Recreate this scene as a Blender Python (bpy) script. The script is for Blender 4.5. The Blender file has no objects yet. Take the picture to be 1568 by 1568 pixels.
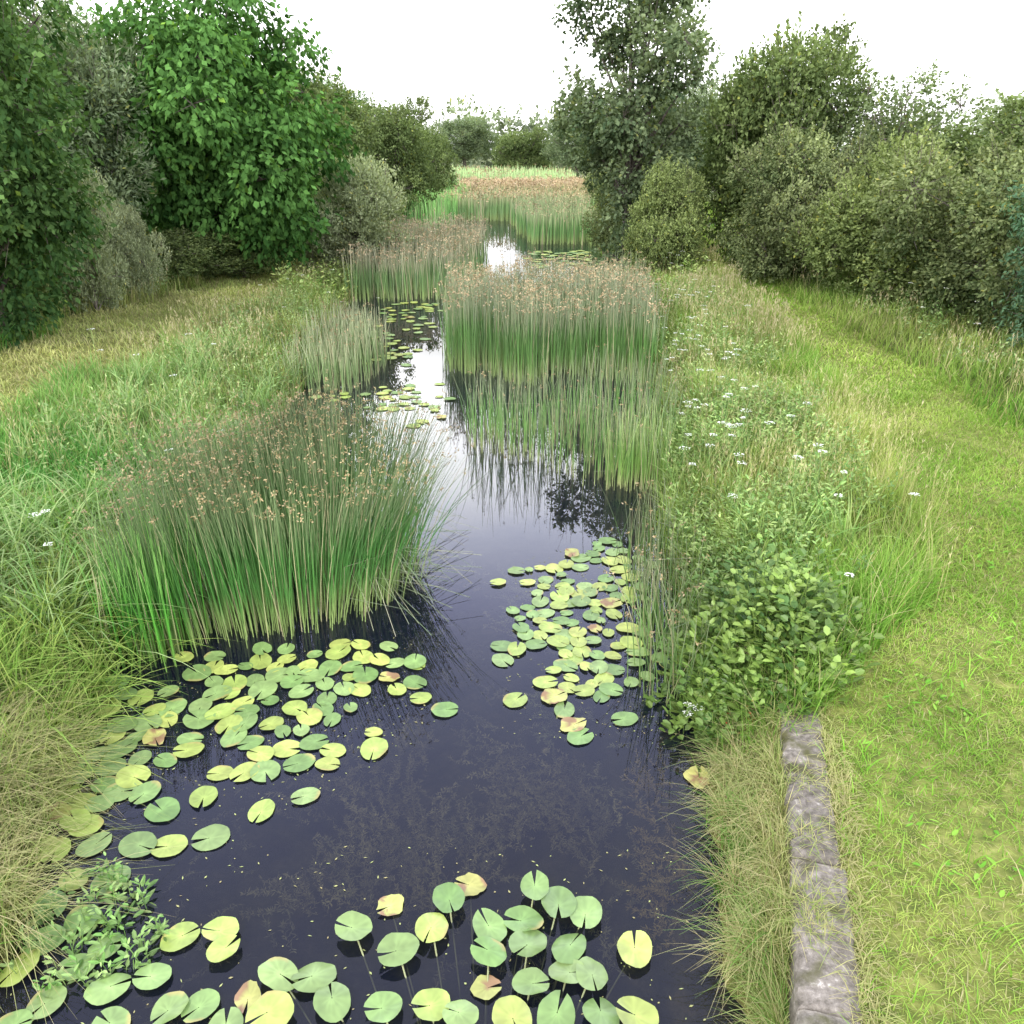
import bpy, math
import numpy as np
from mathutils import Vector
R = np.random.default_rng(7)
sc = bpy.context.scene

# ------------------------------------------------------------------ helpers
class Buf:
    def __init__(s): s.v=[];s.q=[];s.c=[];s.m=[];s.n=0
    def add(s,v,q,c,m=0):
        v=np.asarray(v,float).reshape(-1,3); q=np.asarray(q,np.int64).reshape(-1,4)
        c=np.asarray(c,float).reshape(-1,3)
        s.v.append(v); s.q.append(q+s.n); s.c.append(c); s.m.append(np.full(len(q),m,np.int32)); s.n+=len(v)
    def mesh(s,name,mats,smooth=False):
        v=np.concatenate(s.v);q=np.concatenate(s.q);c=np.concatenate(s.c);m=np.concatenate(s.m)
        me=bpy.data.meshes.new(name)
        me.vertices.add(len(v)); me.vertices.foreach_set("co",v.astype(np.float32).ravel())
        me.loops.add(q.size); me.loops.foreach_set("vertex_index",q.astype(np.int32).ravel())
        me.polygons.add(len(q)); me.polygons.foreach_set("loop_start",np.arange(0,q.size,4,dtype=np.int32))
        me.polygons.foreach_set("material_index",m)
        me.polygons.foreach_set("use_smooth",np.full(len(q),smooth))
        a=me.color_attributes.new("Col",'FLOAT_COLOR','POINT')
        a.data.foreach_set("color",np.concatenate([np.clip(c,0,1),np.ones((len(c),1))],1).astype(np.float32).ravel())
        for x in mats: me.materials.append(x)
        me.update(calc_edges=True)
        return me
    def obj(s,name,mats,smooth=False):
        o=bpy.data.objects.new(name,s.mesh(name,mats,smooth)); sc.collection.objects.link(o); return o

def U(a,b,n=None): return R.uniform(a,b,n)
def unit(v): return v/(np.linalg.norm(v,axis=-1,keepdims=True)+1e-9)
def lerp(a,b,t): return a+(b-a)*t
def patch(x,y,s,seed=0):
    x=np.asarray(x)/s;y=np.asarray(y)/s
    return .5+.25*(np.sin(x*1.7+y*.9+seed)+np.sin(-x*1.1+y*1.9+seed*2.3)*.8+np.sin(x*3.1-y*2.7+seed*.7)*.5+np.sin(x*5.3+y*4.1+seed)*.3)/1.3

def strips(C,side,wp,col):
    N,K,_=C.shape
    off=side[:,None,:]*wp[...,None]
    V=np.stack([C-off,C+off],2)
    c=np.repeat(col[:,:,None,:],2,2)
    b=np.arange(N)[:,None]*(K*2)+np.arange(K-1)[None]*2
    q=np.stack([b,b+1,b+3,b+2],-1)
    return V.reshape(-1,3),q.reshape(-1,4),c.reshape(-1,3)

def prisms(C,r,col,ns=3):
    N,K,_=C.shape
    d=unit(C[:,-1]-C[:,0]); ref=np.where(np.abs(d[:,2:3])>.8,np.array([[1.,0,0]]),np.array([[0,0,1.]]))
    a=unit(np.cross(d,ref)); b=np.cross(d,a)
    ang=np.arange(ns)*2*np.pi/ns
    ring=a[:,None]*np.cos(ang)[None,:,None]+b[:,None]*np.sin(ang)[None,:,None]
    V=C[:,:,None,:]+ring[:,None]*r[:,:,None,None]
    c=np.repeat(col[:,:,None,:],ns,2)
    base=np.arange(N)[:,None,None]*(K*ns)+np.arange(K-1)[None,:,None]*ns
    j=np.arange(ns)[None,None]; j2=(j+1)%ns
    q=np.stack([base+j,base+j2,base+ns+j2,base+ns+j],-1)
    return V.reshape(-1,3),q.reshape(-1,4),c.reshape(-1,3)

def blades(buf,P,h,w,lean,cb,ct,S=3,az=None,droop=.35,m=0,pw=1.6):
    N=len(P); t=np.linspace(0,1,S+1)[None]
    az=U(0,2*np.pi,N) if az is None else az
    d=np.stack([np.cos(az),np.sin(az)],1)
    h=h[:,None];lean=lean[:,None]
    C=np.zeros((N,S+1,3))
    C[:,:,:2]=P[:,None,:2]+d[:,None]*(h*lean*t**1.8)[...,None]
    C[:,:,2]=P[:,None,2]+h*(t-droop*lean*t**2.6)
    yaw=az+np.pi/2+U(-.9,.9,N)
    side=np.stack([np.cos(yaw),np.sin(yaw),np.zeros(N)],1)
    wp=.5*w[:,None]*(1-t**pw)+.0004
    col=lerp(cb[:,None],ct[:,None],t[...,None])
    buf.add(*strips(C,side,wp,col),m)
    return C

def leaves(buf,P,d,n,L,W,col,m=0,fold=False):
    d=unit(d); s=unit(np.cross(d,n)); n=np.cross(s,d); N=len(P); L=L[:,None];W=W[:,None]
    if not fold:
        V=np.stack([P,P+d*L*.45+s*W*.5,P+d*L,P+d*L*.45-s*W*.5],1)
        q=np.arange(N)[:,None]*4+np.arange(4)[None]
        buf.add(V,q,np.repeat(col[:,None],4,1),m)
    else:
        u=n*W*.16
        V=np.stack([P,P+d*L*.28+s*W*.45+u,P+d*L*.72+s*W*.4+u,P+d*L,P+d*L*.72-s*W*.4+u,P+d*L*.28-s*W*.45+u],1)
        b=np.arange(N)[:,None]*6
        q=np.concatenate([b+np.array([[0,1,2,3]]),b+np.array([[0,3,4,5]])],0)
        c=np.repeat(col[:,None],6,1).copy(); c[:,[0,3]]*=1.15
        buf.add(V,q,c,m)

def A(*c): return np.array(c,float)
def mixc(a,b,t): return lerp(A(*a)[None],A(*b)[None],np.asarray(t)[:,None])
def inpoly(px,py,poly):
    r=np.zeros(len(px),bool); n=len(poly)
    for i in range(n):
        x1,y1=poly[i];x2,y2=poly[(i+1)%n]
        if y1==y2: continue
        c=((y1>py)!=(y2>py))&(px<(x2-x1)*(py-y1)/(y2-y1)+x1); r^=c
    return r
def polysample(poly,n):
    p=np.array(poly);lo=p.min(0);hi=p.max(0);out=[]
    k=0
    while k<n:
        q=R.uniform(lo,hi,(n*2,2)); q=q[inpoly(q[:,0],q[:,1],poly)]; out.append(q);k+=len(q)
    return np.concatenate(out)[:n]

# ------------------------------------------------------------------ terrain functions
def xl(y): return np.interp(y,[-50,2.9,3.65,4.5,5.6,6.6,8,12,16,22,36,52,90,150],[-3.0,-3.0,-3.15,-3.5,-3.8,-3.8,-4,-4.2,-4.3,-5.0,-5.6,-6.3,-9,-10])
def xr(y): return np.interp(y,[-50,2,2.9,3.65,4.4,4.8,5.6,7,9.6,11,15.8,22,40,52,90,150],[1.2,1.2,1.30,1.37,1.49,1.58,1.67,1.8,1.95,2.3,3.0,3.7,4.2,4.6,7,8])+(.05*np.sin(np.asarray(y)*5.1)+.035*np.sin(np.asarray(y)*11.3))*np.clip(6-np.asarray(y),0,1)
def pl(y): return np.interp(y,[2,4.8,5.4,6.5,8,13,18,30,60],[1.9,2.05,2.6,3.8,4.4,5.3,5.8,6.9,9])
def pr(y): return np.interp(y,[2,8,13,18,30,60],[7,7.2,7.7,7.7,8.3,10.5])
def lc(y): return np.interp(y,[10,14,21,30,40],[-9.3,-8.9,-8.5,-7.4,-7.2])
def inleft(x,y): 
    c=lc(y)+.3*np.sin(np.asarray(y)*.9); return (np.abs(x-c)<1.35+.25*np.sin(np.asarray(y)*1.7))&(y>11)&(y<36)
SLX=[1.20,1.44,1.60,1.74,1.95,2.11];SLY=[1.75,2.63,3.2,3.71,4.5,5.15]
def ground(x,y):
    x=np.asarray(x,float);y=np.asarray(y,float)
    dr=x-xr(y); dl=xl(y)-x
    hr=np.interp(dr,[0,.1,.4,.5,1,3,12,60],[0,.08,.24,.46,.6,.72,.95,1.6])
    s=x-np.interp(y,SLY,SLX)
    hn=np.interp(s,[-.6,-.3,-.12,-.02,.1,.28,1,4,10],[.0,.12,.26,.38,.45,.50,.54,.6,.9]); hn=np.minimum(hn,np.interp(dr,[0,.08,.3,.4],[.0,.12,.32,2]))
    hr=lerp(hn,hr,np.clip((y-5.0)/.6,0,1))
    hl=np.interp(dl,[0,.3,1,3,8,60],[0,.2,.42,.65,1.0,1.8])
    din=np.minimum(-dr,-dl)
    z=np.where(dr>0,hr,np.where(dl>0,hl,-np.interp(din,[0,.3,1,3],[0,.2,.5,.75])))
    z=z+np.where(din<0,(patch(x,y,1.3)-.5)*.06*np.clip(-din-.3,0,1),0)
    z=np.where(y>135,lerp(z,1.0,np.clip((y-135)/10,0,1)),z)
    return z

# ------------------------------------------------------------------ materials
def mat(name): 
    m=bpy.data.materials.new(name); m.use_nodes=True; nt=m.node_tree; nt.nodes.clear(); return m,nt
def foliage_mat(name,trans=.35,gloss=.05,rough=.45,nscale=.6,namp=.35):
    m,nt=mat(name);N=nt.nodes;L=nt.links
    out=N.new('ShaderNodeOutputMaterial'); at=N.new('ShaderNodeAttribute');at.attribute_name='Col'
    geo=N.new('ShaderNodeNewGeometry'); nz=N.new('ShaderNodeTexNoise'); nz.inputs['Scale'].default_value=nscale;nz.inputs['Detail'].default_value=2
    L.new(geo.outputs['Position'],nz.inputs['Vector'])
    mr=N.new('ShaderNodeMapRange');mr.inputs[1].default_value=.3;mr.inputs[2].default_value=.7;mr.inputs[3].default_value=1-namp;mr.inputs[4].default_value=1+namp
    L.new(nz.outputs['Fac'],mr.inputs[0])
    vm=N.new('ShaderNodeVectorMath');vm.operation='SCALE';L.new(at.outputs['Color'],vm.inputs[0]);L.new(mr.outputs[0],vm.inputs['Scale'])
    df=N.new('ShaderNodeBsdfDiffuse');L.new(vm.outputs[0],df.inputs['Color'])
    last=df
    if trans>0:
        tr=N.new('ShaderNodeBsdfTranslucent')
        tv=N.new('ShaderNodeVectorMath');tv.operation='MULTIPLY';tv.inputs[1].default_value=(1.2,1.3,.6);L.new(vm.outputs[0],tv.inputs[0]);L.new(tv.outputs[0],tr.inputs['Color'])
        m1=N.new('ShaderNodeMixShader');m1.inputs[0].default_value=trans;L.new(df.outputs[0],m1.inputs[1]);L.new(tr.outputs[0],m1.inputs[2]);last=m1
    if gloss>0:
        gl=N.new('ShaderNodeBsdfGlossy');gl.inputs['Roughness'].default_value=rough
        m2=N.new('ShaderNodeMixShader');m2.inputs[0].default_value=gloss;L.new(last.outputs[0],m2.inputs[1]);L.new(gl.outputs[0],m2.inputs[2]);last=m2
    L.new(last.outputs[0],out.inputs['Surface']); return m
def solid_mat(name,cols,scale=3,rough=.9,bump=.3,detail=8,attr=False,lo=.36,hi=.66,moss=None):
    m,nt=mat(name);N=nt.nodes;L=nt.links
    out=N.new('ShaderNodeOutputMaterial');b=N.new('ShaderNodeBsdfPrincipled');b.inputs['Roughness'].default_value=rough;b.inputs['Specular IOR Level'].default_value=.15
    geo=N.new('ShaderNodeNewGeometry');nz=N.new('ShaderNodeTexNoise');nz.inputs['Scale'].default_value=scale;nz.inputs['Detail'].default_value=detail;nz.inputs['Roughness'].default_value=.75
    L.new(geo.outputs['Position'],nz.inputs['Vector'])
    cr=N.new('ShaderNodeValToRGB');el=cr.color_ramp.elements;el[0].position=lo;el[1].position=hi
    el[0].color=(*cols[0],1);el[1].color=(*cols[-1],1)
    for i,c in enumerate(cols[1:-1]): q=el.new(lo+(hi-lo)*(i+1)/(len(cols)-1));q.color=(*c,1)
    L.new(nz.outputs['Fac'],cr.inputs[0]); src=cr.outputs[0]
    if moss:
        n3=N.new('ShaderNodeTexNoise');n3.inputs['Scale'].default_value=5;n3.inputs['Detail'].default_value=6;L.new(geo.outputs['Position'],n3.inputs['Vector'])
        r3=N.new('ShaderNodeMapRange');r3.inputs[1].default_value=.52;r3.inputs[2].default_value=.66;L.new(n3.outputs['Fac'],r3.inputs[0])
        mm=N.new('ShaderNodeMix');mm.data_type='RGBA';L.new(r3.outputs[0],mm.inputs[0]);L.new(src,mm.inputs[6]);mm.inputs[7].default_value=(*moss,1);src=mm.outputs[2]
    if attr:
        at=N.new('ShaderNodeAttribute');at.attribute_name='Col';mx=N.new('ShaderNodeVectorMath');mx.operation='MULTIPLY'
        L.new(src,mx.inputs[0]);L.new(at.outputs['Color'],mx.inputs[1]);src=mx.outputs[0]
    L.new(src,b.inputs['Base Color'])
    bp=N.new('ShaderNodeBump');bp.inputs['Strength'].default_value=bump;bp.inputs['Distance'].default_value=.012;L.new(nz.outputs['Fac'],bp.inputs['Height']);L.new(bp.outputs[0],b.inputs['Normal'])
    L.new(b.outputs[0],out.inputs['Surface']);return m

M_grass=foliage_mat('grass_blades',.35,0,.5,.5,.22)
M_reed=foliage_mat('rush_stems',0,.05,.4,.8,.2)
M_leaf=foliage_mat('tree_leaves',.25,0,.45,.35,.25)
M_herb=foliage_mat('herb_leaves',.3,.03,.45,1.2,.22)
M_pad=foliage_mat('lily_pad',.1,.06,.35,9,.18)
M_flower=foliage_mat('flower_petals',.3,0,.6,2,.05)
M_weed=foliage_mat('water_weed',0,.0,.6,3,.3)
M_bark=solid_mat('bark',((.06,.05,.04),(.2,.17,.14)),14)
M_ground=solid_mat('ground_soil',((.09,.11,.036),(.16,.17,.06),(.28,.27,.12)),7,attr=True,bump=.6)
M_stone=solid_mat('coping_stone',((.05,.045,.035),(.12,.11,.095),(.19,.175,.155),(.27,.25,.225),(.58,.57,.53)),16,attr=True,bump=.7,detail=10,lo=.30,hi=.70,moss=(.085,.085,.04))

# water
M_water,nt=mat('canal_water');N=nt.nodes;L=nt.links
out=N.new('ShaderNodeOutputMaterial');geo=N.new('ShaderNodeNewGeometry')
nz=N.new('ShaderNodeTexNoise');nz.inputs['Scale'].default_value=1.3;nz.inputs['Detail'].default_value=1;L.new(geo.outputs['Position'],nz.inputs['Vector'])
bp=N.new('ShaderNodeBump');bp.inputs['Strength'].default_value=.02;bp.inputs['Distance'].default_value=.05;L.new(nz.outputs['Fac'],bp.inputs['Height'])
fr=N.new('ShaderNodeFresnel');fr.inputs['IOR'].default_value=1.5;L.new(bp.outputs[0],fr.inputs['Normal'])
gl=N.new('ShaderNodeBsdfGlossy');gl.inputs['Roughness'].default_value=.01;L.new(bp.outputs[0],gl.inputs['Normal'])
df=N.new('ShaderNodeBsdfDiffuse');df.inputs['Color'].default_value=(.008,.010,.030,1)
tp=N.new('ShaderNodeBsdfTransparent');tp.inputs['Color'].default_value=(.80,.80,.72,1)
ma=N.new('ShaderNodeMixShader');ma.inputs[0].default_value=.66;L.new(df.outputs[0],ma.inputs[1]);L.new(tp.outputs[0],ma.inputs[2])
mb=N.new('ShaderNodeMixShader');L.new(fr.outputs[0],mb.inputs[0]);L.new(ma.outputs[0],mb.inputs[1]);L.new(gl.outputs[0],mb.inputs[2]);L.new(mb.outputs[0],out.inputs['Surface'])

# ------------------------------------------------------------------ ground sheet + water
def axis(lo,hi,d0,step,far,g=1.18):
    mid=list(np.arange(lo,hi+1e-6,step)); a=[];x=lo;d=step
    while x>-far: d*=g;x-=d;a.append(x)
    b=[];x=hi;d=step
    while x<far: d*=g;x+=d;b.append(x)
    return np.array(a[::-1]+mid+b)
xs=axis(-11,8,0,.08,900);ys=axis(1,20,0,.12,1000,1.07)
X,Y=np.meshgrid(xs,ys);Z=ground(X,Y)
buf=Buf();nx,ny=len(xs),len(ys)
i=np.arange(ny-1)[:,None]*nx+np.arange(nx-1)[None]
q=np.stack([i,i+1,i+1+nx,i+nx],-1)
mown=(((X>pl(Y))&(X<pr(Y))&(Y<60)))[...,None]
gc=np.where(mown,A(1.1,1.4,.75),A(.6,.7,.45)); gc=np.where(inleft(X,Y)[...,None],A(1.4,1.4,.85),gc)
gc=np.where((Z<.06)[...,None],A(.6,.5,.38),gc); gc=np.where((Z<-.22)[...,None],A(.34,.32,.28),gc)
buf.add(np.stack([X,Y,Z],-1),q,gc*.85)
buf.obj('ground_terrain',[M_ground],True)
buf=Buf();buf.add([[-16,-12,0],[16,-12,0],[16,146,0],[-16,146,0]],[[0,1,2,3]],np.ones((4,3)));buf.obj('canal_water',[M_water])

# ------------------------------------------------------------------ stone coping
sl=np.stack([SLX,SLY],1)
cum=np.r_[0,np.cumsum(np.linalg.norm(np.diff(sl,axis=0),axis=1))]
def onl(s): return np.array([np.interp(s,cum,sl[:,0]),np.interp(s,cum,sl[:,1])])
buf=Buf();s=0
while s<cum[-1]-.2:
    ln=U(.75,1.1); e=min(s+ln,cum[-1]); p0=onl(s+.006);p1=onl(e-.006);d=(p1-p0)/np.linalg.norm(p1-p0);n=np.array([d[1],-d[0]])
    k=26; zt=.53+U(-.012,.012); w=.31+U(-.02,.02)
    prof=[(0,.02),(0,.3),(.0,zt-.035),(.010,zt-.01),(.03,zt),(w*.3,zt+.002),(w*.5,zt),(w*.75,zt),(w-.02,zt-.004),(w,zt-.03),(w,.25)]
    V=[]
    for a in range(k+1):
        chip=.03*max(0,math.sin(a*1.3+s*7))**6
        for pi_,(o,z) in enumerate(prof):
            pp=p0+(p1-p0)*a/k+n*(o+U(-.004,.004)+.006*math.sin(a*.7+s*3)+(chip if pi_ in(2,3,4) else 0)); e0=.018 if a in(0,k) and z>.4 else 0
            V.append((pp[0],pp[1],z-e0+U(-.002,.002)-(chip*.6 if pi_ in(3,4) else 0)))
    m_=len(prof);V=np.array(V)
    q=[(a*m_+b,(a+1)*m_+b,(a+1)*m_+b+1,a*m_+b+1) for a in range(k) for b in range(m_-1)]
    for a in (0,k):
        q+=[(a*m_+b,a*m_+b+1,a*m_+m_-2-b,a*m_+m_-1-b) for b in range(m_//2)]
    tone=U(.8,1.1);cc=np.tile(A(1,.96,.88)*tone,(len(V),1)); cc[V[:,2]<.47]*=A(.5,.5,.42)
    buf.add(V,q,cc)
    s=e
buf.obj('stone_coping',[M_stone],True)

# ------------------------------------------------------------------ trees
def crown(buf,seed,H,W,base=.1,nl=55,nleaf=60000,ll=.12,lw=.075,dark=(.03,.06,.02),light=(.10,.16,.05),lobe=(.13,.2),droop=.1,off=(0,0,0),m=1,trunk=True,tr=.14,prof='round',per=10,shoots=0,shootlen=(.3,.8),fill=.25,irregular=.25):
    nleaf=int(nleaf*.75);ll*=1.12;lw*=1.12
    r=np.random.default_rng(seed); off=A(*off)
    zc=H*(1+base)/2; hz=H*(1-base)/2
    d=unit(r.normal(size=(nl,3))); rad=r.uniform(.25,1,(nl,1))**.5
    c=d*rad; zz=c[:,2]
    if prof=='round': wid=1/np.sqrt(np.sqrt(np.clip(1-zz**2,.02,1))+.02)
    elif prof=='top': wid=(.5+.6*np.clip((zz+.7)/1.0,0,1))/np.sqrt(np.sqrt(np.clip(1-zz**2,.04,1)))
    ph=np.arctan2(c[:,1],c[:,0])
    irr=1+irregular*np.sin(ph*2+seed)*np.cos(zz*3+seed*.7)+irregular*.6*np.sin(ph*5+zz*6+seed)
    lr=r.uniform(*lobe,nl)*W
    cen=np.stack([c[:,0]*(W*.5-lr*.6)*wid*irr,c[:,1]*(W*.5-lr*.6)*wid*irr,zc+zz*(hz-lr*.5)*(1+irregular*.5*np.sin(ph*3+seed))],1)
    cen[:,2]=np.maximum(cen[:,2],lr*.6)
    if trunk:
        K=7;t=np.linspace(0,1,K)
        tc=np.stack([np.sin(t*3+seed)*W*.03,np.cos(t*2.5+seed)*W*.03,t*H*.85],1)[None]
        tc[:,:,:2]-=tc[:,:1,:2]; tc[:,0,2]=-.4
        rr=(tr*(1-t*.85))[None]
        v,q,cc=prisms(tc+off,rr,np.ones((1,K,3)),7);buf.add(v,q,cc,0)
        st=np.interp(np.clip(cen[:,2]*.55,0,H*.8),t*H*.85,np.arange(K)); i0=np.clip(st.astype(int),0,K-2);f=(st-i0)[:,None]
        S0=tc[0][i0]*(1-f)+tc[0][i0+1]*f
        tt=np.linspace(0,1,5)[None,:,None]
        C=S0[:,None]*(1-tt)+cen[:,None]*tt; C[:,:,2]+=(np.sin(tt[...,0]*np.pi)*.05*W); C+=r.normal(size=C.shape)*.03*(tt>0)
        v,q,cc=prisms(C+off,(tr*.4*(1-tt[...,0]*.85))*np.ones((nl,1)),np.ones((nl,5,3)),4);buf.add(v,q,cc,0)
        nt_=nl*6; li=r.integers(0,nl,nt_); dd=unit(r.normal(size=(nt_,3))+A(0,0,.3)); e=cen[li]+dd*lr[li][:,None]*r.uniform(.8,1.15,(nt_,1))
        tt=np.linspace(0,1,3)[None,:,None];C=cen[li][:,None]*(1-tt)+e[:,None]*tt
        v,q,cc=prisms(C+off,(.016*(1-tt[...,0]*.8))*np.ones((nt_,1)),np.ones((nt_,3,3)),3);buf.add(v,q,cc,0)
    ns=nleaf//per
    wgt=lr**2;wgt/=wgt.sum(); li=r.choice(nl,ns,p=wgt)
    dd=unit(r.normal(size=(ns,3))+A(0,0,.15)); sh=np.where(r.uniform(0,1,(ns,1))<fill,r.uniform(.2,.8,(ns,1)),r.uniform(.78,1.08,(ns,1)))
    bump=1+.22*np.sin(dd[:,0:1]*7+li[:,None])*np.sin(dd[:,1:2]*6+li[:,None]*1.7)*np.cos(dd[:,2:3]*6)
    so=cen[li]+dd*lr[li][:,None]*sh*bump*A(1,1,.78)
    sd=unit(dd+unit(r.normal(size=(ns,3)))*.7+A(0,0,-droop))
    P=np.repeat(so,per,0)+np.repeat(sd,per,0)*r.uniform(0,1,(ns*per,1))*ll*3.2+r.normal(size=(ns*per,3))*ll*.4
    ld=np.repeat(sd,per,0)*.7+r.normal(size=(ns*per,3))*.6+A(0,0,-droop*1.5)
    nn=np.repeat(dd,per,0)*.6+r.normal(size=(ns*per,3))*.5+A(0,0,.6)
    lobev=r.uniform(0,1,nl)[li]; spv=r.uniform(0,1,ns)
    tcol=np.clip(np.repeat(.45*lobev+.35*spv+.15*np.clip(dd[:,2],-1,1),per)+r.uniform(-.15,.3,ns*per),0,1.2)  # lobe tops lighter: mild top shading painted into leaf colour, plus newer-leaf tint
    if shoots:
        k=16; si=r.integers(0,nl,shoots*4); sdir=unit(r.normal(size=(shoots*4,3))+A(0,0,.5)); sb=cen[si]+sdir*lr[si][:,None]*.85
        sc_=(sb[:,2]/H+np.hypot(sb[:,0],sb[:,1])/(W*.5)); o_=np.argsort(-sc_)[:shoots]; sb=sb[o_];sdir=unit(sdir[o_]*.7+A(0,0,.9)+r.normal(size=(shoots,3))*.2); sL=r.uniform(*shootlen,shoots)
        tt=np.linspace(0,1,4)[None,:,None];C=sb[:,None]+sdir[:,None]*sL[:,None,None]*tt
        v,q,cc=prisms(C+off,(.010*(1-tt[...,0]*.7))*np.ones((shoots,1)),np.ones((shoots,4,3)),3);buf.add(v,q,cc,0)
        f=r.uniform(0,1,(shoots,k)); PP=(sb[:,None]+sdir[:,None]*(sL[:,None]*f)[...,None]).reshape(-1,3); 
        P=np.concatenate([P,PP]);ld=np.concatenate([ld,np.repeat(sdir,k,0)*.7+r.normal(size=PP.shape)*.7]);nn=np.concatenate([nn,r.normal(size=PP.shape)+A(0,0,.5)])
        tcol=np.concatenate([tcol,r.uniform(.5,1.1,len(PP))])
    n_=len(P)
    P[:,2]=np.where(P[:,2]<.05,.02+r.uniform(0,.3,n_),P[:,2])
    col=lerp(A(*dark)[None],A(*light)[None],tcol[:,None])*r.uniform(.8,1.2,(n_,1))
    yel=r.uniform(0,1,n_)<.02; col[yel]*=A(1.5,1.25,.8)
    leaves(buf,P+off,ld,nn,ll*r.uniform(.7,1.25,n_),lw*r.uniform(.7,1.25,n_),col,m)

def tree_mesh(name,**k):
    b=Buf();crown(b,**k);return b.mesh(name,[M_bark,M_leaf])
def place(name,me,x,y,rot=0,s=1,sz=None):
    o=bpy.data.objects.new(name,me);sc.collection.objects.link(o);o.location=(x,y,float(ground(x,y))-.05)
    o.rotation_euler=(0,0,rot);o.scale=(s,s,sz or s);return o

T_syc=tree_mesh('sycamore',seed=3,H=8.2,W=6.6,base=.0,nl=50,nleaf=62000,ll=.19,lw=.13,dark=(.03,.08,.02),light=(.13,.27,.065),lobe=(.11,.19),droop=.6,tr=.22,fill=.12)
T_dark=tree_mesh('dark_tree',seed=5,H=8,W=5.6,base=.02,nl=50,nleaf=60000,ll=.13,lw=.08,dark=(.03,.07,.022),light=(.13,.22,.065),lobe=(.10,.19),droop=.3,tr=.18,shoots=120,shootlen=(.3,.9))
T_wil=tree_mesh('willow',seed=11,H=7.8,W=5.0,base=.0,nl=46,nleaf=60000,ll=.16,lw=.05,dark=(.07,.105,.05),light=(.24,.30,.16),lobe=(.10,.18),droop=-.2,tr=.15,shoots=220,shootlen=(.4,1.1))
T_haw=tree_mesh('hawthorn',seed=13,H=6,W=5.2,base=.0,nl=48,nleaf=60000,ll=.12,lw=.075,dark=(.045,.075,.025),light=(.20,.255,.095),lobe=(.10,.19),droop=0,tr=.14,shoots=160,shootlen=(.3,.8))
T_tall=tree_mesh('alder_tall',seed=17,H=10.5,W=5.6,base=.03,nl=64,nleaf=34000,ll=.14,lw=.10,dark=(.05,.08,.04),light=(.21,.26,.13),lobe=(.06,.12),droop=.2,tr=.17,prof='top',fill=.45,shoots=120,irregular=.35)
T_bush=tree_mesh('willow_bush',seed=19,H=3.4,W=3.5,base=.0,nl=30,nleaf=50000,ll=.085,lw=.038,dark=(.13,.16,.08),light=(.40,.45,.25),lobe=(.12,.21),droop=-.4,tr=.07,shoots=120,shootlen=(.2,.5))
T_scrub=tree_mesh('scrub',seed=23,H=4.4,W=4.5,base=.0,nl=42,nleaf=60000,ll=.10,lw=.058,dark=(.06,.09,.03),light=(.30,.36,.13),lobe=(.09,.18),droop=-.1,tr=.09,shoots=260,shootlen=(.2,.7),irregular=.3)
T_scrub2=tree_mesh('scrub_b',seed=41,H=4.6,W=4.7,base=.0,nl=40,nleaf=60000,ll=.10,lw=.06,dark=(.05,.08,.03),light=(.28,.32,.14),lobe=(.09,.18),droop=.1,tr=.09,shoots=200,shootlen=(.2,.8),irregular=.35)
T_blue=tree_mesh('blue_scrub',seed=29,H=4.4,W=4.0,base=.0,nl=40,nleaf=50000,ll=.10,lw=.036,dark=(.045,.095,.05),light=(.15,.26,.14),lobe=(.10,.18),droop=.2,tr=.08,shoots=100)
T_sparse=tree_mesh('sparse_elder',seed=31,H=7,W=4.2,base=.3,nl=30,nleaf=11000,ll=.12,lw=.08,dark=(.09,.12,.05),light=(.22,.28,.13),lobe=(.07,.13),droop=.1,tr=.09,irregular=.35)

P=place
P('sycamore_tree',T_syc,-9.1,27.5,.4,.98,1.0)
P('dark_ash_tree',T_dark,-10.5,16.5,0,.92,1.02)
P('dark_ash_tree',T_dark,-15.5,22,2,1.1,1.02)
P('willow_tree',T_wil,-12.6,23.5,1,1.0,.93)
P('willow_tree',T_wil,-15.5,32,2.5,1.2,1.02)
P('hawthorn_tree',T_haw,-13.5,39,.5,1.1,1.35)
P('willow_shrub',T_bush,-10.2,20,.5,.5,1.0)
P('willow_shrub',T_bush,-10.1,22.0,2.5,.45,.75)
P('willow_shrub',T_bush,-5.75,30.5,0,1.18,1.2)
P('hawthorn_shrub',T_scrub,-11.8,19,1,.7,.4)
P('hawthorn_shrub',T_haw,-10.0,25.2,3,.6,.28)
P('hawthorn_shrub',T_haw,-8.6,26.6,1,.5,.28)
P('hawthorn_shrub',T_scrub2,-7.6,33.5,3,.8,.6)
P('hawthorn_tree',T_haw,-10.6,45,0,1.3,1.28)
P('hawthorn_tree',T_haw,-6.9,50,2,.95,1.12)
P('hawthorn_tree',T_haw,-7.2,66,4,1.0,1.02)
P('dark_ash_tree',T_dark,-12.5,62,4,1.3,1.08)
P('willow_tree',T_wil,-9.8,88,3,1.1,.85)
P('hawthorn_shrub',T_scrub,-7.6,40,0,1.0,.75)
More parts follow.
